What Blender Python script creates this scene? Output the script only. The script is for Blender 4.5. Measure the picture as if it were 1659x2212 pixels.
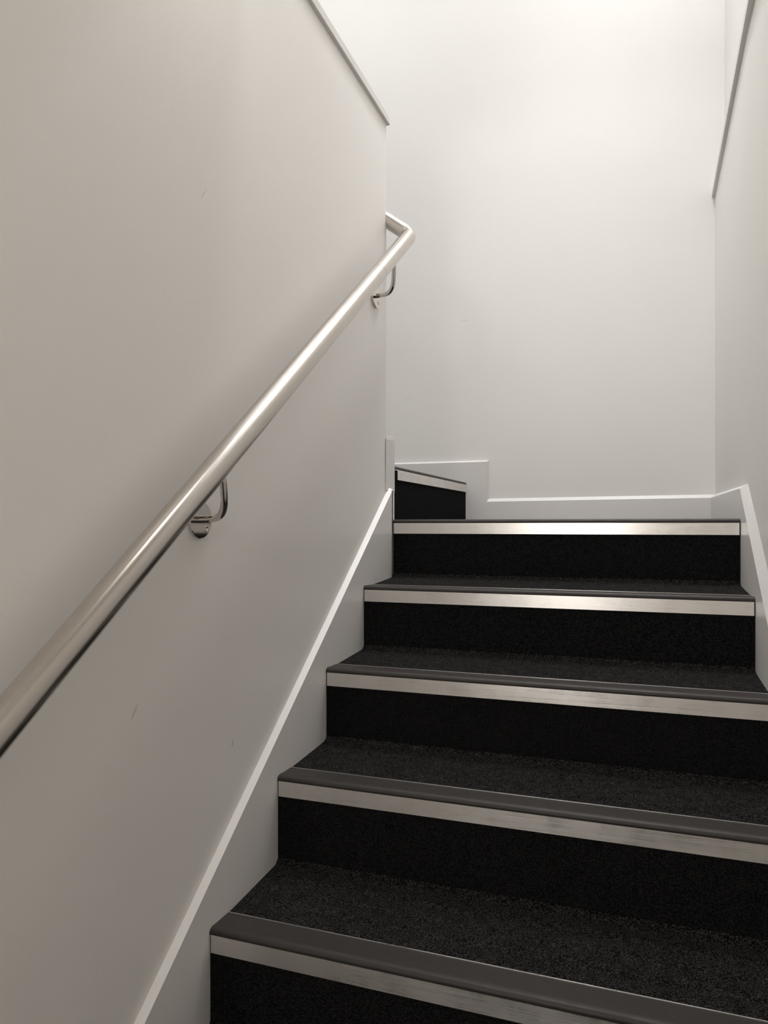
import bpy, bmesh, math
from mathutils import Vector

for o in list(bpy.data.objects):
    bpy.data.objects.remove(o, do_unlink=True)
S = bpy.context.scene
COL = S.collection
H = 1.56                      # height of the viewpoint above the lower floor
W_PX = 1659

# ------------------------------------------------------------------ camera
YAW = math.atan(576.5 / 1600)
cd = bpy.data.cameras.new('camera')
cam = bpy.data.objects.new('camera', cd)
COL.objects.link(cam)
cd.sensor_fit = 'HORIZONTAL'
cd.sensor_width = 36.0
cd.lens = 36.0 * 1600 / W_PX
cd.shift_y = 28.0 / W_PX
cd.clip_start = 0.02
cam.location = (0, 0, H)
cam.rotation_euler = (math.radians(90), 0, YAW)
S.camera = cam

# ------------------------------------------------------------------ world, lamps, exposure
w = bpy.data.worlds.new('world')
S.world = w
w.use_nodes = True
w.node_tree.nodes['Background'].inputs['Color'].default_value = (0.9, 0.95, 1, 1)
w.node_tree.nodes['Background'].inputs['Strength'].default_value = 0.02


def area(name, loc, size, power, col, rot=(0, 0, 0), spread=180, size_y=None):
    l = bpy.data.lights.new(name, 'AREA')
    l.shape = 'DISK' if size_y is None else 'RECTANGLE'
    l.size = size
    if size_y:
        l.size_y = size_y
    l.energy = power
    l.color = col
    l.spread = math.radians(spread)
    o = bpy.data.objects.new(name, l)
    COL.objects.link(o)
    o.location = (loc[0], loc[1], loc[2] + H)
    o.rotation_euler = rot
    return o


area('landing_lamp', (0.10, 2.70, 3.14), 0.30, 9.0, (0.945, 0.972, 1.0))
area('landing_fill', (-0.30, 2.30, 3.14), 0.30, 3.5, (0.98, 0.985, 1.0), spread=60)  # unseen narrow beam added to lift the landing and far wall
area('upper_stair_lamp', (-0.24, 1.50, 3.14), 0.30, 13.5, (0.98, 0.985, 1.0))
area('upper_flight_lamp', (-1.60, 2.00, 3.14), 0.30, 9.0, (0.945, 0.972, 1.0))
area('far_wall_fill', (-1.30, -1.20, 2.60), 0.60, 6.0, (0.945, 0.972, 1.0), rot=(math.radians(80), 0, 0))  # unseen source added behind the viewer to brighten the far wall
area('stair_downlight', (-0.42, 0.98, 1.245), 0.18, 0.85, (1.0, 0.95, 0.88))
area('lower_hall_lamp', (-0.50, -1.55, 0.60), 0.40, 12.5, (1.0, 0.965, 0.92), rot=(math.radians(90), 0, 0))

S.view_settings.view_transform = 'Standard'
S.view_settings.look = 'None'
S.view_settings.gamma = 1.0
S.view_settings.use_curve_mapping = False
S.view_settings.exposure = 0.18


# ------------------------------------------------------------------ materials
def new_mat(name):
    m = bpy.data.materials.new(name)
    m.use_nodes = True
    nt = m.node_tree
    return m, nt, nt.nodes['Principled BSDF']


def nd(nt, kind, **kw):
    n = nt.nodes.new(kind)
    for k, v in kw.items():
        setattr(n, k, v)
    return n


def paint(name, col, rough, bump_scale, bump_str, scuffs=(), scuff_col=(0.25, 0.23, 0.21)):
    """painted plaster; scuffs: (centre, direction, half length, half width, strength) in world metres"""
    m, nt, b = new_mat(name)
    tc = nd(nt, 'ShaderNodeTexCoord')
    n1 = nd(nt, 'ShaderNodeTexNoise')
    n1.inputs['Scale'].default_value = bump_scale
    n1.inputs['Detail'].default_value = 4
    nt.links.new(tc.outputs['Object'], n1.inputs['Vector'])
    bp = nd(nt, 'ShaderNodeBump')
    bp.inputs['Strength'].default_value = bump_str
    bp.inputs['Distance'].default_value = 0.002
    nt.links.new(n1.outputs['Fac'], bp.inputs['Height'])
    nt.links.new(bp.outputs['Normal'], b.inputs['Normal'])
    n2 = nd(nt, 'ShaderNodeTexNoise')
    n2.inputs['Scale'].default_value = 2.3
    n2.inputs['Detail'].default_value = 5
    nt.links.new(tc.outputs['Object'], n2.inputs['Vector'])
    mx = nd(nt, 'ShaderNodeMix', data_type='RGBA')
    mx.inputs['A'].default_value = (*[c * 0.975 for c in col], 1)
    mx.inputs['B'].default_value = (*[min(1, c * 1.02) for c in col], 1)
    nt.links.new(n2.outputs['Fac'], mx.inputs['Factor'])
    last = mx.outputs['Result']
    for (c, d, hl, hw, st) in scuffs:
        c = Vector((c[0], c[1], c[2] + H))
        d = Vector(d).normalized()
        sub = nd(nt, 'ShaderNodeVectorMath', operation='SUBTRACT')
        nt.links.new(tc.outputs['Object'], sub.inputs[0])
        sub.inputs[1].default_value = c
        dot = nd(nt, 'ShaderNodeVectorMath', operation='DOT_PRODUCT')
        nt.links.new(sub.outputs[0], dot.inputs[0])
        dot.inputs[1].default_value = d
        # squared distance along / across, scaled to an ellipse
        ln = nd(nt, 'ShaderNodeVectorMath', operation='DOT_PRODUCT')
        nt.links.new(sub.outputs[0], ln.inputs[0])
        nt.links.new(sub.outputs[0], ln.inputs[1])
        sq = nd(nt, 'ShaderNodeMath', operation='MULTIPLY')
        nt.links.new(dot.outputs['Value'], sq.inputs[0])
        nt.links.new(dot.outputs['Value'], sq.inputs[1])
        ac = nd(nt, 'ShaderNodeMath', operation='SUBTRACT')
        nt.links.new(ln.outputs['Value'], ac.inputs[0])
        nt.links.new(sq.outputs[0], ac.inputs[1])
        a1 = nd(nt, 'ShaderNodeMath', operation='DIVIDE')
        nt.links.new(sq.outputs[0], a1.inputs[0])
        a1.inputs[1].default_value = hl * hl
        a2 = nd(nt, 'ShaderNodeMath', operation='DIVIDE')
        nt.links.new(ac.outputs[0], a2.inputs[0])
        a2.inputs[1].default_value = hw * hw
        sm = nd(nt, 'ShaderNodeMath', operation='ADD')
        nt.links.new(a1.outputs[0], sm.inputs[0])
        nt.links.new(a2.outputs[0], sm.inputs[1])
        mr = nd(nt, 'ShaderNodeMapRange')
        mr.inputs['From Min'].default_value = 0.2
        mr.inputs['From Max'].default_value = 1.0
        mr.inputs['To Min'].default_value = st
        mr.inputs['To Max'].default_value = 0
        nt.links.new(sm.outputs[0], mr.inputs['Value'])
        m2 = nd(nt, 'ShaderNodeMix', data_type='RGBA')
        nt.links.new(mr.outputs[0], m2.inputs['Factor'])
        nt.links.new(last, m2.inputs['A'])
        m2.inputs['B'].default_value = (*scuff_col, 1)
        last = m2.outputs['Result']
    nt.links.new(last, b.inputs['Base Color'])
    b.inputs['Roughness'].default_value = rough
    b.inputs['Specular IOR Level'].default_value = 0.5
    return m


def carpet(name, dark, light, lo, hi, speck):
    m, nt, b = new_mat(name)
    tc = nd(nt, 'ShaderNodeTexCoord')
    n1 = nd(nt, 'ShaderNodeTexNoise')
    n1.inputs['Scale'].default_value = 420
    n1.inputs['Detail'].default_value = 3
    n1.inputs['Roughness'].default_value = 0.7
    nt.links.new(tc.outputs['Object'], n1.inputs['Vector'])
    n3 = nd(nt, 'ShaderNodeTexNoise')
    n3.inputs['Scale'].default_value = 60
    n3.inputs['Detail'].default_value = 3
    nt.links.new(tc.outputs['Object'], n3.inputs['Vector'])
    ad = nd(nt, 'ShaderNodeMath', operation='MULTIPLY_ADD')
    nt.links.new(n3.outputs['Fac'], ad.inputs[0])
    ad.inputs[1].default_value = 0.12
    nt.links.new(n1.outputs['Fac'], ad.inputs[2])
    mr = nd(nt, 'ShaderNodeMapRange')
    mr.inputs['From Min'].default_value = lo
    mr.inputs['From Max'].default_value = hi
    nt.links.new(ad.outputs[0], mr.inputs['Value'])
    mx = nd(nt, 'ShaderNodeMix', data_type='RGBA')
    nt.links.new(mr.outputs[0], mx.inputs['Factor'])
    mx.inputs['A'].default_value = (*dark, 1)
    mx.inputs['B'].default_value = (*light, 1)
    # lone pale fibres and lint
    v = nd(nt, 'ShaderNodeTexVoronoi')
    v.inputs['Scale'].default_value = 130
    v.inputs['Randomness'].default_value = 1
    nt.links.new(tc.outputs['Object'], v.inputs['Vector'])
    lt = nd(nt, 'ShaderNodeMath', operation='LESS_THAN')
    nt.links.new(v.outputs['Distance'], lt.inputs[0])
    lt.inputs[1].default_value = speck
    sc = nd(nt, 'ShaderNodeMath', operation='MULTIPLY')
    nt.links.new(lt.outputs[0], sc.inputs[0])
    sc.inputs[1].default_value = 0.5
    m2 = nd(nt, 'ShaderNodeMix', data_type='RGBA')
    nt.links.new(sc.outputs[0], m2.inputs['Factor'])
    nt.links.new(mx.outputs['Result'], m2.inputs['A'])
    m2.inputs['B'].default_value = (0.16, 0.15, 0.14, 1)
    nt.links.new(m2.outputs['Result'], b.inputs['Base Color'])
    bp = nd(nt, 'ShaderNodeBump')
    bp.inputs['Strength'].default_value = 0.9
    bp.inputs['Distance'].default_value = 0.003
    nt.links.new(ad.outputs[0], bp.inputs['Height'])
    nt.links.new(bp.outputs['Normal'], b.inputs['Normal'])
    b.inputs['Roughness'].default_value = 1.0
    b.inputs['Specular IOR Level'].default_value = 0.05
    return m


def metal(name, col, rough, grain_axis=None, grain=0.06, blotch=0.05, bump=0.0):
    m, nt, b = new_mat(name)
    b.inputs['Metallic'].default_value = 1.0
    tc = nd(nt, 'ShaderNodeTexCoord')
    mp = nd(nt, 'ShaderNodeMapping')
    sc = [900, 900, 900]
    if grain_axis is not None:
        sc[grain_axis] = 6
    mp.inputs['Scale'].default_value = sc
    nt.links.new(tc.outputs['Object'], mp.inputs['Vector'])
    n1 = nd(nt, 'ShaderNodeTexNoise')
    n1.inputs['Scale'].default_value = 1.0
    n1.inputs['Detail'].default_value = 3
    nt.links.new(mp.outputs[0], n1.inputs['Vector'])
    n2 = nd(nt, 'ShaderNodeTexNoise')
    n2.inputs['Scale'].default_value = 14
    n2.inputs['Detail'].default_value = 6
    n2.inputs['Roughness'].default_value = 0.65
    nt.links.new(tc.outputs['Object'], n2.inputs['Vector'])
    a = nd(nt, 'ShaderNodeMapRange')
    a.inputs['To Min'].default_value = rough - grain
    a.inputs['To Max'].default_value = rough + grain
    nt.links.new(n1.outputs['Fac'], a.inputs['Value'])
    a2 = nd(nt, 'ShaderNodeMapRange')
    a2.inputs['From Min'].default_value = 0.3
    a2.inputs['From Max'].default_value = 0.7
    a2.inputs['To Min'].default_value = -blotch
    a2.inputs['To Max'].default_value = blotch
    nt.links.new(n2.outputs['Fac'], a2.inputs['Value'])
    s = nd(nt, 'ShaderNodeMath', operation='ADD', use_clamp=True)
    nt.links.new(a.outputs[0], s.inputs[0])
    nt.links.new(a2.outputs[0], s.inputs[1])
    nt.links.new(s.outputs[0], b.inputs['Roughness'])
    mx = nd(nt, 'ShaderNodeMix', data_type='RGBA')
    mx.inputs['A'].default_value = (*[c * (1 - blotch * 1.6) for c in col], 1)
    mx.inputs['B'].default_value = (*col, 1)
    mr = nd(nt, 'ShaderNodeMapRange')
    mr.inputs['From Min'].default_value = 0.35
    mr.inputs['From Max'].default_value = 0.6
    nt.links.new(n2.outputs['Fac'], mr.inputs['Value'])
    nt.links.new(mr.outputs[0], mx.inputs['Factor'])
    nt.links.new(mx.outputs['Result'], b.inputs['Base Color'])
    if grain_axis is not None:      # brushed lengthwise: highlights spread up and down
        b.inputs['Anisotropic'].default_value = 0.75
        cz = nd(nt, 'ShaderNodeCombineXYZ')
        cz.inputs['Z'].default_value = 1.0
        nt.links.new(cz.outputs[0], b.inputs['Tangent'])
    if bump:
        bp = nd(nt, 'ShaderNodeBump')
        bp.inputs['Strength'].default_value = bump
        bp.inputs['Distance'].default_value = 0.0004
        nt.links.new(n1.outputs['Fac'], bp.inputs['Height'])
        nt.links.new(bp.outputs['Normal'], b.inputs['Normal'])
    return m


WALL = (0.88, 0.853, 0.818)
M_left = paint("wall_paint_left", WALL, 0.38, 190, 0.10, scuffs=[
    ((-0.718, 0.905, -0.276), (0, 0.55, 0.75), 0.016, 0.0030, 0.30),
    ((-0.718, 1.178, -0.398), (0, 0.3, 1), 0.008, 0.0045, 0.30),
    ((-0.718, 1.085, 0.565), (0, 0.7, 0.9), 0.016, 0.0016, 0.25),
])
M_wall = paint('wall_paint', WALL, 0.5, 190, 0.08, scuffs=[
    ((-0.73, 3.013, 0.85), (1, 0, 0.08), 0.022, 0.0025, 0.18),
    ((-0.98, 3.013, 0.535), (1, 0, 0.08), 0.014, 0.002, 0.18),
])
M_skirt = paint("gloss_trim_paint", (0.78, 0.755, 0.73), 0.36, 60, 0.08)
M_cap = paint('cap_trim_paint', (0.74, 0.72, 0.69), 0.35, 60, 0.05)
M_ceil = paint('ceiling_paint', (0.82, 0.81, 0.79), 0.7, 120, 0.05)
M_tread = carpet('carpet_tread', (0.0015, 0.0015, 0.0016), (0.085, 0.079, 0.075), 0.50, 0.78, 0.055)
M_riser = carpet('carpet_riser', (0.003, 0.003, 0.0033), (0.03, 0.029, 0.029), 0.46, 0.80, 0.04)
M_alu = metal('aluminium', (0.80, 0.775, 0.75), 0.30, grain_axis=0, grain=0.09, blotch=0.03, bump=0.25)
M_aluY = metal('aluminium_side', (0.80, 0.775, 0.75), 0.30, grain_axis=1, grain=0.09, blotch=0.03, bump=0.25)
M_steel = metal('satin_steel', (0.60, 0.56, 0.52), 0.25, grain=0.02, blotch=0.004, bump=0.05)
M_chrome = metal('polished_steel', (0.66, 0.63, 0.60), 0.06, grain=0.01, blotch=0.01)
m, nt, b = new_mat('rubber_nosing')
b.inputs['Base Color'].default_value = (0.033, 0.0275, 0.0245, 1)
b.inputs['Roughness'].default_value = 0.5
b.inputs['Specular IOR Level'].default_value = 0.35
M_rub = m
tc = nd(nt, 'ShaderNodeTexCoord')
n1 = nd(nt, 'ShaderNodeTexNoise')
n1.inputs['Scale'].default_value = 40
n1.inputs['Detail'].default_value = 6
nt.links.new(tc.outputs['Object'], n1.inputs['Vector'])
a = nd(nt, 'ShaderNodeMapRange')
a.inputs['To Min'].default_value = 0.40
a.inputs['To Max'].default_value = 0.62
nt.links.new(n1.outputs['Fac'], a.inputs['Value'])
nt.links.new(a.outputs[0], b.inputs['Roughness'])
m, nt, b = new_mat('black_gap')
b.inputs['Base Color'].default_value = (0.01, 0.01, 0.01, 1)
M_black = m


# ------------------------------------------------------------------ mesh helpers
def obj(name, verts, faces, mat, parent=None, smooth=False, bevel=0.0, seg=2):
    me = bpy.data.meshes.new(name)
    me.from_pydata([(v[0], v[1], v[2] + H) for v in verts], [], faces)
    bm = bmesh.new()
    bm.from_mesh(me)
    bmesh.ops.remove_doubles(bm, verts=bm.verts, dist=1e-5)
    bmesh.ops.recalc_face_normals(bm, faces=bm.faces)
    if bevel:
        bmesh.ops.bevel(bm, geom=list(bm.edges), offset=bevel, segments=seg,
                        profile=0.5, affect='EDGES', clamp_overlap=True)
    bm.to_mesh(me)
    bm.free()
    me.materials.append(mat)
    if smooth:
        for p in me.polygons:
            p.use_smooth = True
    o = bpy.data.objects.new(name, me)
    COL.objects.link(o)
    if parent:
        o.parent = parent
        o.matrix_parent_inverse = parent.matrix_world.inverted()
    return o


def loft(rings, closed=True, caps=True):
    """rings of equal length joined into a surface"""
    n = len(rings[0])
    V = [v for r in rings for v in r]
    F = []
    for i in range(len(rings) - 1):
        for j in range(n if closed else n - 1):
            k = (j + 1) % n
            F.append((i * n + j, i * n + k, (i + 1) * n + k, (i + 1) * n + j))
    if caps:
        F.append(tuple(range(n - 1, -1, -1)))
        F.append(tuple((len(rings) - 1) * n + j for j in range(n)))
    return V, F


def box(name, x0, x1, y0, y1, z0, z1, mat, parent=None, bevel=0.0):
    V, F = loft([[(x, y0, z0), (x, y1, z0), (x, y1, z1), (x, y0, z1)] for x in (x0, x1)])
    return obj(name, V, F, mat, parent, bevel=bevel)


def tube(path, r, n=32, caps=True):
    """round bar swept along a list of points"""
    P = [Vector(p) for p in path]
    rings = []
    up = None
    for i, p in enumerate(P):
        if i == 0:
            t = (P[1] - P[0]).normalized()
        elif i == len(P) - 1:
            t = (P[-1] - P[-2]).normalized()
        else:
            t = ((P[i + 1] - p).normalized() + (p - P[i - 1]).normalized()).normalized()
        if up is None:
            up = Vector((1, 0, 0)) if abs(t.x) < 0.8 else Vector((0, 0, 1))
        a = (up - t * up.dot(t)).normalized()
        up = a
        c = t.cross(a)
        rings.append([tuple(p + (a * math.cos(2 * math.pi * k / n) + c * math.sin(2 * math.pi * k / n)) * r)
                      for k in range(n)])
    return loft(rings, caps=caps)


def shade_by_angle(o, deg=35):
    me = o.data
    for p in me.polygons:
        p.use_smooth = True
    bm = bmesh.new()
    bm.from_mesh(me)
    for e in bm.edges:
        if len(e.link_faces) == 2 and e.calc_face_angle(0) > math.radians(deg):
            e.smooth = False
    bm.to_mesh(me)
    bm.free()
    return o


def tag(o, label=None, cat=None, kind=None, group=None):
    if label:
        o['label'] = label
    if cat:
        o['category'] = cat
    if kind:
        o['kind'] = kind
    if group:
        o['group'] = group
    return o


def empty(name, loc):
    o = bpy.data.objects.new(name, None)
    COL.objects.link(o)
    o.location = (loc[0], loc[1], loc[2] + H)
    bpy.context.view_layer.update()
    return o


# ------------------------------------------------------------------ layout (metres, viewpoint at 0,0,0)
XL = -0.705            # face of the left skirting
XW = -0.718            # face of the left wall
YE = 2.012             # far end of the left wall
YF = 3.0               # face of the skirting on the far wall
YB = 3.013             # far wall
Y0 = -1.6              # back of the stairwell
YS, ZS = 1.25, 1.25     # edge and underside of the unseen soffit added to block lamp light
ZC = 3.2


def XR(y):             # face of the right skirting
    return 0.2095 if y >= 2.04 else 0.2095 + 0.0235 * (2.04 - y)


def XRW(y):
    return XR(y) + 0.0155


# ------------------------------------------------------------------ setting
def cap_z(y):          # underside of the left coping
    return 1.1555 + 0.0215 * (2.012 - y)


V, F = loft([[(x, Y0, -1.56), (x, YE, -1.56), (x, YE, cap_z(YE)), (x, Y0, cap_z(Y0))] for x in (XW, XW - 0.10)])
tag(obj('wall_left', V, F, M_left),
    'beige painted half wall on the left, behind the steel handrail', 'wall', 'structure')

rings = []
for x0, x1 in ((XW - 0.109, XW + 0.0088),):
    for y in (Y0, YE + 0.0085):
        zb = cap_z(y)
        rings.append([(x0, y, zb), (x1, y, zb), (x1, y, zb + 0.022), (x1 - 0.003, y, zb + 0.025), (x0, y, zb + 0.025)])
V, F = loft(rings)
tag(obj('trim_1', V, F, M_cap, bevel=0.0012),
    'pale painted coping board along the top of the left half wall', 'trim', 'structure')

box('wall_back', -2.1, 0.36, YB, YB + 0.1, -1.56, ZC, M_wall)
tag(bpy.data.objects['wall_back'], 'bright white wall at the far side of the landing', 'wall', 'structure')

# right: lower wall flares slightly towards the viewer; upper wall set back behind a ledge
ys = [YB, 2.06, 2.02, 1.0, Y0]
V, F = loft([[(XRW(y), y, -1.56), (0.36, y, -1.56), (0.36, y, 1.222), (XRW(y), y, 1.222)] for y in ys])
shade_by_angle(tag(obj('wall_right', V, F, M_wall),
    'lower white wall on the right of the steps, below its ledge', 'wall', 'structure'), 20)
V, F = loft([[(0.2138, y, 1.222), (0.34, y, 1.222), (0.34, y, 1.244), (0.2138, y, 1.244)] for y in (YB, Y0)])
tag(obj('trim_2', V, F, M_cap), 'thin ledge strip at top right, along the right wall', 'trim', 'structure')
box('wall_right_upper', 0.2575, 0.36, Y0, YB, 1.244, ZC, M_wall)
tag(bpy.data.objects['wall_right_upper'], 'upper right wall set back above the thin ledge strip', 'wall', 'structure')

box('wall_front', -2.1, 0.36, Y0 - 0.1, Y0, -1.56, ZC, M_wall)
tag(bpy.data.objects['wall_front'], 'white wall at the foot of the stairs, behind the viewer', 'wall', 'structure')
box('wall_outer', -2.2, -2.1, Y0 - 0.1, YB + 0.1, -1.56, ZC, M_wall)
tag(bpy.data.objects['wall_outer'], 'white wall enclosing the upper flight, beyond the left half wall', 'wall', 'structure')
box('ceiling', -2.2, 0.36, Y0 - 0.1, YB + 0.1, ZC, ZC + 0.1, M_ceil)
tag(bpy.data.objects['ceiling'], 'white ceiling over the stairwell', 'ceiling', 'structure')
box('shade_soffit', XW, 0.225, Y0, YS, ZS, ZS + 0.15, M_ceil)  # added slab, out of view, keeps lamp light off the near left wall
tag(bpy.data.objects['shade_soffit'], 'unseen white soffit over the foot of the stairs, added to block lamp light', 'ceiling', 'structure')
box('floor', -2.2, 0.36, Y0 - 0.1, YB + 0.1, -1.66, -1.56, M_tread)
tag(bpy.data.objects['floor'], 'dark carpeted floor at the foot of the stairs', 'floor', 'structure')

# skirtings --------------------------------------------------------
T = 0.013


def sk_z(y):           # top front edge of the sloping left skirting
    return 0.101 + 0.75 * (y - 2.03)


k = 1 / math.hypot(1, 0.75)
# bevel: inner edge T/… higher, measured square to the slope
bv = T * 1.0
ya, yb = -0.20, 2.032
prof = lambda y: [(XL, y, sk_z(y) - 0.42), (XL, y, sk_z(y)), (XW, y, sk_z(y) + bv / k * 0.45), (XW, y, sk_z(y) - 0.42)]
V, F = loft([prof(ya), prof(yb)])
skl = tag(obj('baseboard_left', V, F, M_skirt),
          'pale sloping skirting board climbing the left wall beside the steps', 'skirting board', 'structure')
# the last piece below, down to the landing
V, F = loft([[(XL, y, -0.35), (XL, y, 0.10), (XW, y, 0.10), (XW, y, -0.35)] for y in (2.025, 2.046)])
obj('end_board', V, F, M_skirt, skl)
# upright end block at the corner of the wall
b0, b1 = 0.100, 0.2475
V = [(-0.7160, 2.003, b0), (-0.7160, 2.066, b0), (-0.7160, 2.066, b1 + 0.001), (-0.7160, 2.003, b1 - 0.001),
     (-0.7185, 2.088, b0), (-0.7185, 2.088, b1 + 0.0185), (-0.7185, 2.0125, b1 + 0.0125),
     (-0.80, 2.012, b0), (-0.80, 2.088, b0), (-0.80, 2.088, b1 + 0.0185), (-0.80, 2.012, b1 + 0.0125)]
F = [(0, 1, 2, 3), (1, 4, 5, 2), (3, 2, 5, 6), (4, 8, 9, 5), (5, 9, 10, 6), (7, 0, 3, 6, 10), (8, 7, 10, 9), (0, 7, 8, 4, 1)]
obj('corner_block', V, F, M_skirt, skl)

# far wall skirting: low board, raised step at the left
zb = lambda x: 0.0955 + (x + 0.636) * 0.0065
xs0, xs1 = -0.634, XR(3)
V = [(xs0, YF, -0.05), (xs1 + 0.02, YF, -0.05), (xs1 + 0.0, YF, zb(xs1)), (xs0, YF, zb(xs0)),
     (xs1 + 0.02, YB, -0.05), (xs0, YB, -0.05), (xs0 + 0.008, YB, zb(xs0) + T), (xs1 + 0.016, YB, zb(xs1) + T)]
F = [(0, 1, 2, 3), (3, 2, 7, 6), (0, 3, 6, 5), (1, 4, 7, 2), (5, 6, 7, 4), (0, 5, 4, 1)]
skb = tag(obj('baseboard_back', V, F, M_skirt),
          'white skirting board along the foot of the far wall, stepped up at left', 'skirting board', 'structure')
xl = -1.30
V = [(xl, YF, -0.05), (xs0, YF, -0.05), (xs0, YF, 0.2595), (xl, YF, 0.2595),
     (xs0 + 0.008, YB, -0.05), (xl, YB, -0.05), (xl, YB, 0.2665), (xs0 + 0.008, YB, 0.2665)]
F = [(0, 1, 2, 3), (3, 2, 7, 6), (1, 4, 7, 2), (0, 3, 6, 5), (5, 6, 7, 4), (0, 5, 4, 1)]
obj('raised_board', V, F, M_skirt, skb)

# right skirting: sloped then level
YK, ZK, SR = 2.0486, 0.0916, 0.725


def skr(y):
    return ZK + SR * (y - YK) if y < YK else ZK + 0.0095 * (y - YK) / (3 - YK)


rings = []
tr = 0.0155
YI, ZI = 2.022, 0.1016          # inner mitre of the bevel
for y in (YF, YK, 1.9, 1.0, -0.2):
    if y > YK:
        yi, zi = y, 0.114
    elif y == YK:
        yi, zi = YI, ZI
    else:
        yi, zi = y, skr(y) + 0.0335
    rings.append([(XR(y), y, skr(y) - 0.42), (XR(y), y, skr(y)), (XR(yi) + tr, yi, zi), (XR(y) + tr, y, skr(y) - 0.42)])
V, F = loft(rings)
tag(obj('baseboard_right', V, F, M_skirt),
    'pale skirting board sloping up the right wall and turning level at the landing', 'skirting board', 'structure')

# ------------------------------------------------------------------ staircase
NOSE = [(1.085, -0.695), (1.328, -0.5130), (1.564, -0.3395), (1.801, -0.1680), (2.035, 0.006)]
R_, G_ = 0.175, 0.2365
lower = [(NOSE[0][0] - G_ * i, NOSE[0][1] - R_ * i) for i in range(4, 0, -1)]
STEPS = lower + NOSE

stair = empty('staircase', (-0.25, STEPS[0][0], -1.56))
tag(stair, 'black carpeted staircase with grey rubber and aluminium edged steps up to a landing', 'staircase')

ALU_H = 0.031
capprof = [(0.0015, -0.004), (-0.0022, -0.0005), (-0.0030, 0.0030), (-0.0018, 0.0062), (0.0010, 0.0086), (0.0050, 0.0098),
           (0.0110, 0.0099), (0.0200, 0.0090), (0.0565, 0.0085), (0.0565, -0.004)]
lipprof = [(0.0565, 0.0), (0.0565, 0.0092), (0.0583, 0.0092), (0.0583, 0.0)]


def extr(profile, y0, z0, xa, xb_of, inset=0.0, mats=None):
    left = [(xa, y0 + p[0], z0 + p[1]) for p in profile]
    right = [(xb_of(y0 + p[0]) - inset, y0 + p[0], z0 + p[1]) for p in profile]
    return loft([left, right])


for i, (y, z) in enumerate(STEPS):
    nxt = STEPS[i + 1] if i + 1 < len(STEPS) else None
    zprev = (STEPS[i - 1][1] + 0.016) if i else -1.56
    # riser
    pr = [(0.0, zprev - z), (0.0, 0.0), (0.014, 0.0), (0.014, zprev - z)]
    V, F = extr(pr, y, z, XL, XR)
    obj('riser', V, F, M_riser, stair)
    # tread or landing
    if nxt:
        d = nxt[0] - y
        tp = [(0.0583, 0.0075), (0.10, 0.0095), (0.17, 0.0135), (d - 0.016, 0.0165), (d - 0.008, 0.0185), (d - 0.003, 0.0225),
              (d + 0.001, 0.029), (d + 0.012, 0.029), (d + 0.012, -0.02), (0.0583, -0.02)]
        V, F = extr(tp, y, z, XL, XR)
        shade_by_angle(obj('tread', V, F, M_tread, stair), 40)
    else:
        V = [(-0.7215, y + 0.0583, z + 0.0075), (XR(y), y + 0.0583, z + 0.0075), (XR(3), YF, z + 0.0085), (-0.7215, YF, z + 0.0085)]
        V += [(p[0], p[1], z - 0.03) for p in V]
        F = [(0, 1, 2, 3), (7, 6, 5, 4), (0, 4, 5, 1), (1, 5, 6, 2), (2, 6, 7, 3), (3, 7, 4, 0)]
        obj('landing', V, F, M_tread, stair)
    # rubber cap with aluminium lip and facing strip
    V, F = extr(capprof, y, z, XL, XR)
    c = shade_by_angle(obj('nosing_cap', V, F, M_rub, stair), 50)
    V, F = extr(lipprof, y, z, XL, XR)
    obj('metal_lip', V, F, M_alu, c)
    st = [(-0.0022, -ALU_H), (-0.0022, -0.0006), (0.0, -0.0002), (0.0002, -ALU_H)]
    V, F = extr(st, y, z, XL + 0.0024, XR, inset=0.0024)
    tag(obj('metal_strip', V, F, M_alu, c), 'scuffed aluminium strip below the rubber edge')

# first step of the next flight, which turns left at the landing
XS, ZS = -0.7215, 0.167


def ex6(profile, ya, yb):
    return loft([[(XS - p[0], yy, ZS + p[1]) for p in profile] for yy in (ya, yb)])


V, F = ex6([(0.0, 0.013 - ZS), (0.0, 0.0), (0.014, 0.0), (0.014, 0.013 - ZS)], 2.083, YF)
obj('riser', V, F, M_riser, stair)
V, F = ex6([(0.0583, 0.0075), (0.30, 0.012), (0.30, -0.02), (0.0583, -0.02)], 2.083, YF)
obj('tread', V, F, M_tread, stair)
V, F = ex6(capprof, 2.089, YF)
c = shade_by_angle(obj('nosing_cap', V, F, M_rub, stair), 50)
V, F = ex6(lipprof, 2.089, YF)
obj('metal_lip', V, F, M_aluY, c)
V, F = ex6([(-0.0022, -ALU_H), (-0.0022, -0.0006), (0.0, -0.0002), (0.0002, -ALU_H)], 2.118, YF - 0.001)
tag(obj('metal_strip', V, F, M_aluY, c), 'short aluminium strip on the step beyond the landing')
# the strip's folded rim shows where its near end was cut short
V, F = ex6([(-0.0030, -0.0035), (-0.0030, -0.0008), (0.0, -0.0008), (0.0, -0.0035)], 2.092, 2.118)
obj('strip_rim', V, F, M_aluY, c)

# ------------------------------------------------------------------ handrail
RS, RR, RX = 0.735, 0.0212, -0.65


def rz(y):
    return -0.657 + RS * y


rail = empty('handrail', (XW, 1.07, 0.01))
tag(rail, 'brushed steel handrail fixed along the left wall, bending round its far end', 'handrail')
YJ = 1.762
V, F = tube([(RX, yy, rz(yy)) for yy in (0.02, 0.5, 1.0, 1.4, YJ - 0.0004)], RR, 48)
shade_by_angle(obj('rail_tube', V, F, M_steel, rail), 50)
V, F = tube([(RX, yy, rz(yy)) for yy in (YJ - 0.01, YJ + 0.01)], RR - 0.0012, 48)
obj('joint_sleeve', V, F, M_black, rail)
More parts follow.
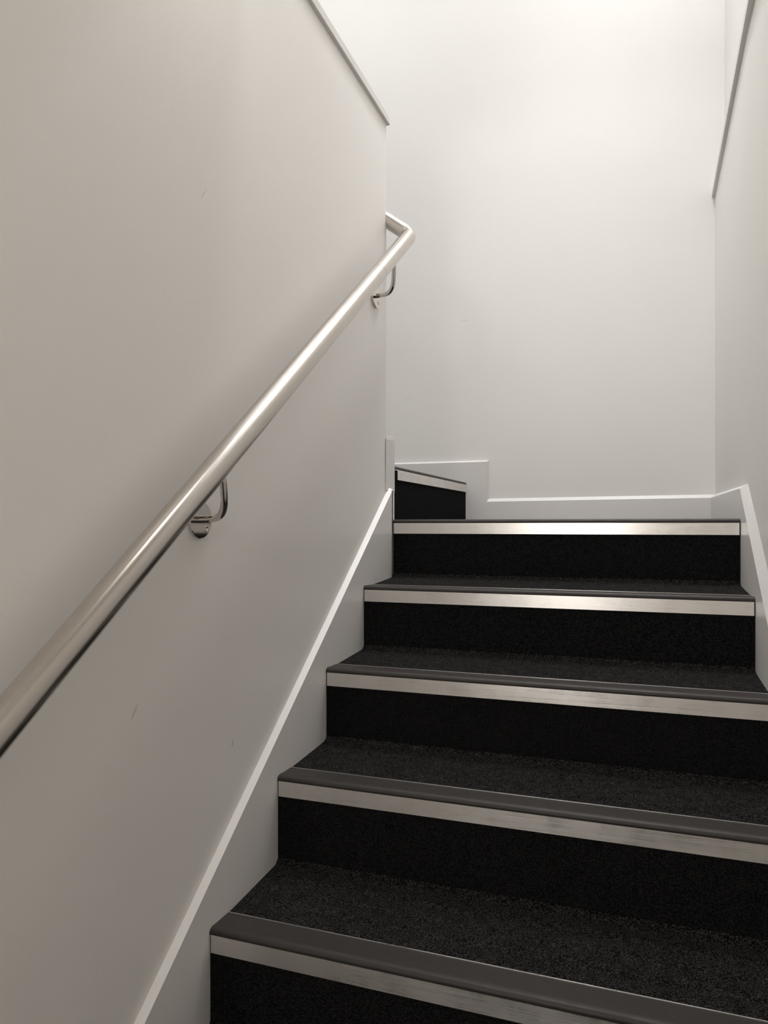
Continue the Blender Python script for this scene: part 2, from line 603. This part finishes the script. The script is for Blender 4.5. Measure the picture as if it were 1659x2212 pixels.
# elbow: tight bend from the lower flight's slope into the upper flight's slope
YC = 2.026
C = Vector((RX, YC, rz(YC)))
d1 = Vector((0, 1, RS)).normalized()
d2 = Vector((-1, 0, 0.74)).normalized()
A_, B_ = C - d1 * 0.030, C + d2 * 0.030
pts = [Vector((RX, YJ + 0.0004, rz(YJ + 0.0004))), C - d1 * 0.15, C - d1 * 0.06]
for i in range(13):
    t = i / 12
    pts.append(A_ * (1 - t) ** 2 + C * 2 * t * (1 - t) + B_ * t * t)
pts += [C + d2 * 0.06, C + d2 * 0.3, C + d2 * 0.8]
V, F = tube(pts, RR, 48)
shade_by_angle(obj('rail_elbow', V, F, M_steel, rail), 50)


def disc(cy, cz, x0, x1, r, n=40, edge=0.001):
    rings = []
    for x, rr in ((x0, r), (x1 - edge, r), (x1, r - edge)):
        rings.append([(x, cy + rr * math.cos(2 * math.pi * k / n), cz + rr * math.sin(2 * math.pi * k / n)) for k in range(n)])
    return loft(rings)


def bracket(dy, dz):
    cy, cz = 1.069 + dy, 0.009 + dz
    pa = [Vector(p) + Vector((0, dy, dz)) for p in
          [(-0.713, 1.069, 0.0095), (-0.69, 1.0675, 0.0105), (-0.676, 1.065, 0.0135), (-0.667, 1.0615, 0.0205), (-0.660, 1.056, 0.032),
           (-0.655, 1.048, 0.050), (-0.651, 1.038, 0.074), (-0.6505, 1.032, 0.088)]]
    sm = []
    for i in range(len(pa) - 1):       # smooth the bend
        p0, p1, p2, p3 = pa[max(i - 1, 0)], pa[i], pa[i + 1], pa[min(i + 2, len(pa) - 1)]
        for j in range(4):
            t = j / 4
            sm.append(0.5 * ((2 * p1) + (p2 - p0) * t + (2 * p0 - 5 * p1 + 4 * p2 - p3) * t * t + (3 * p1 - p0 - 3 * p2 + p3) * t ** 3))
    sm.append(pa[-1])
    V, F = tube(sm, 0.0062, 24)
    br = shade_by_angle(obj('bracket', V, F, M_chrome, rail), 50)
    V, F = disc(cy, cz, XW, XW + 0.006, 0.032)
    shade_by_angle(obj('wall_plate', V, F, M_chrome, br), 40)
    for ang in (-47, 133):
        sy, sz = cy + 0.0215 * math.cos(math.radians(ang)), cz + 0.0215 * math.sin(math.radians(ang))
        # countersunk screw head with a recessed cross slot
        n = 24
        rings = []
        for x, rr in ((XW + 0.004, 0.0052), (XW + 0.0066, 0.0052), (XW + 0.0070, 0.0044), (XW + 0.0066, 0.0030), (XW + 0.0060, 0.0016), (XW + 0.0045, 0.0009)):
            rings.append([(x, sy + rr * math.cos(2 * math.pi * k / n), sz + rr * math.sin(2 * math.pi * k / n)) for k in range(n)])
        V, F = loft(rings)
        shade_by_angle(obj('screw', V, F, M_chrome, br), 40)
    return br


bracket(0, 0)
bracket(0.848, 0.623)
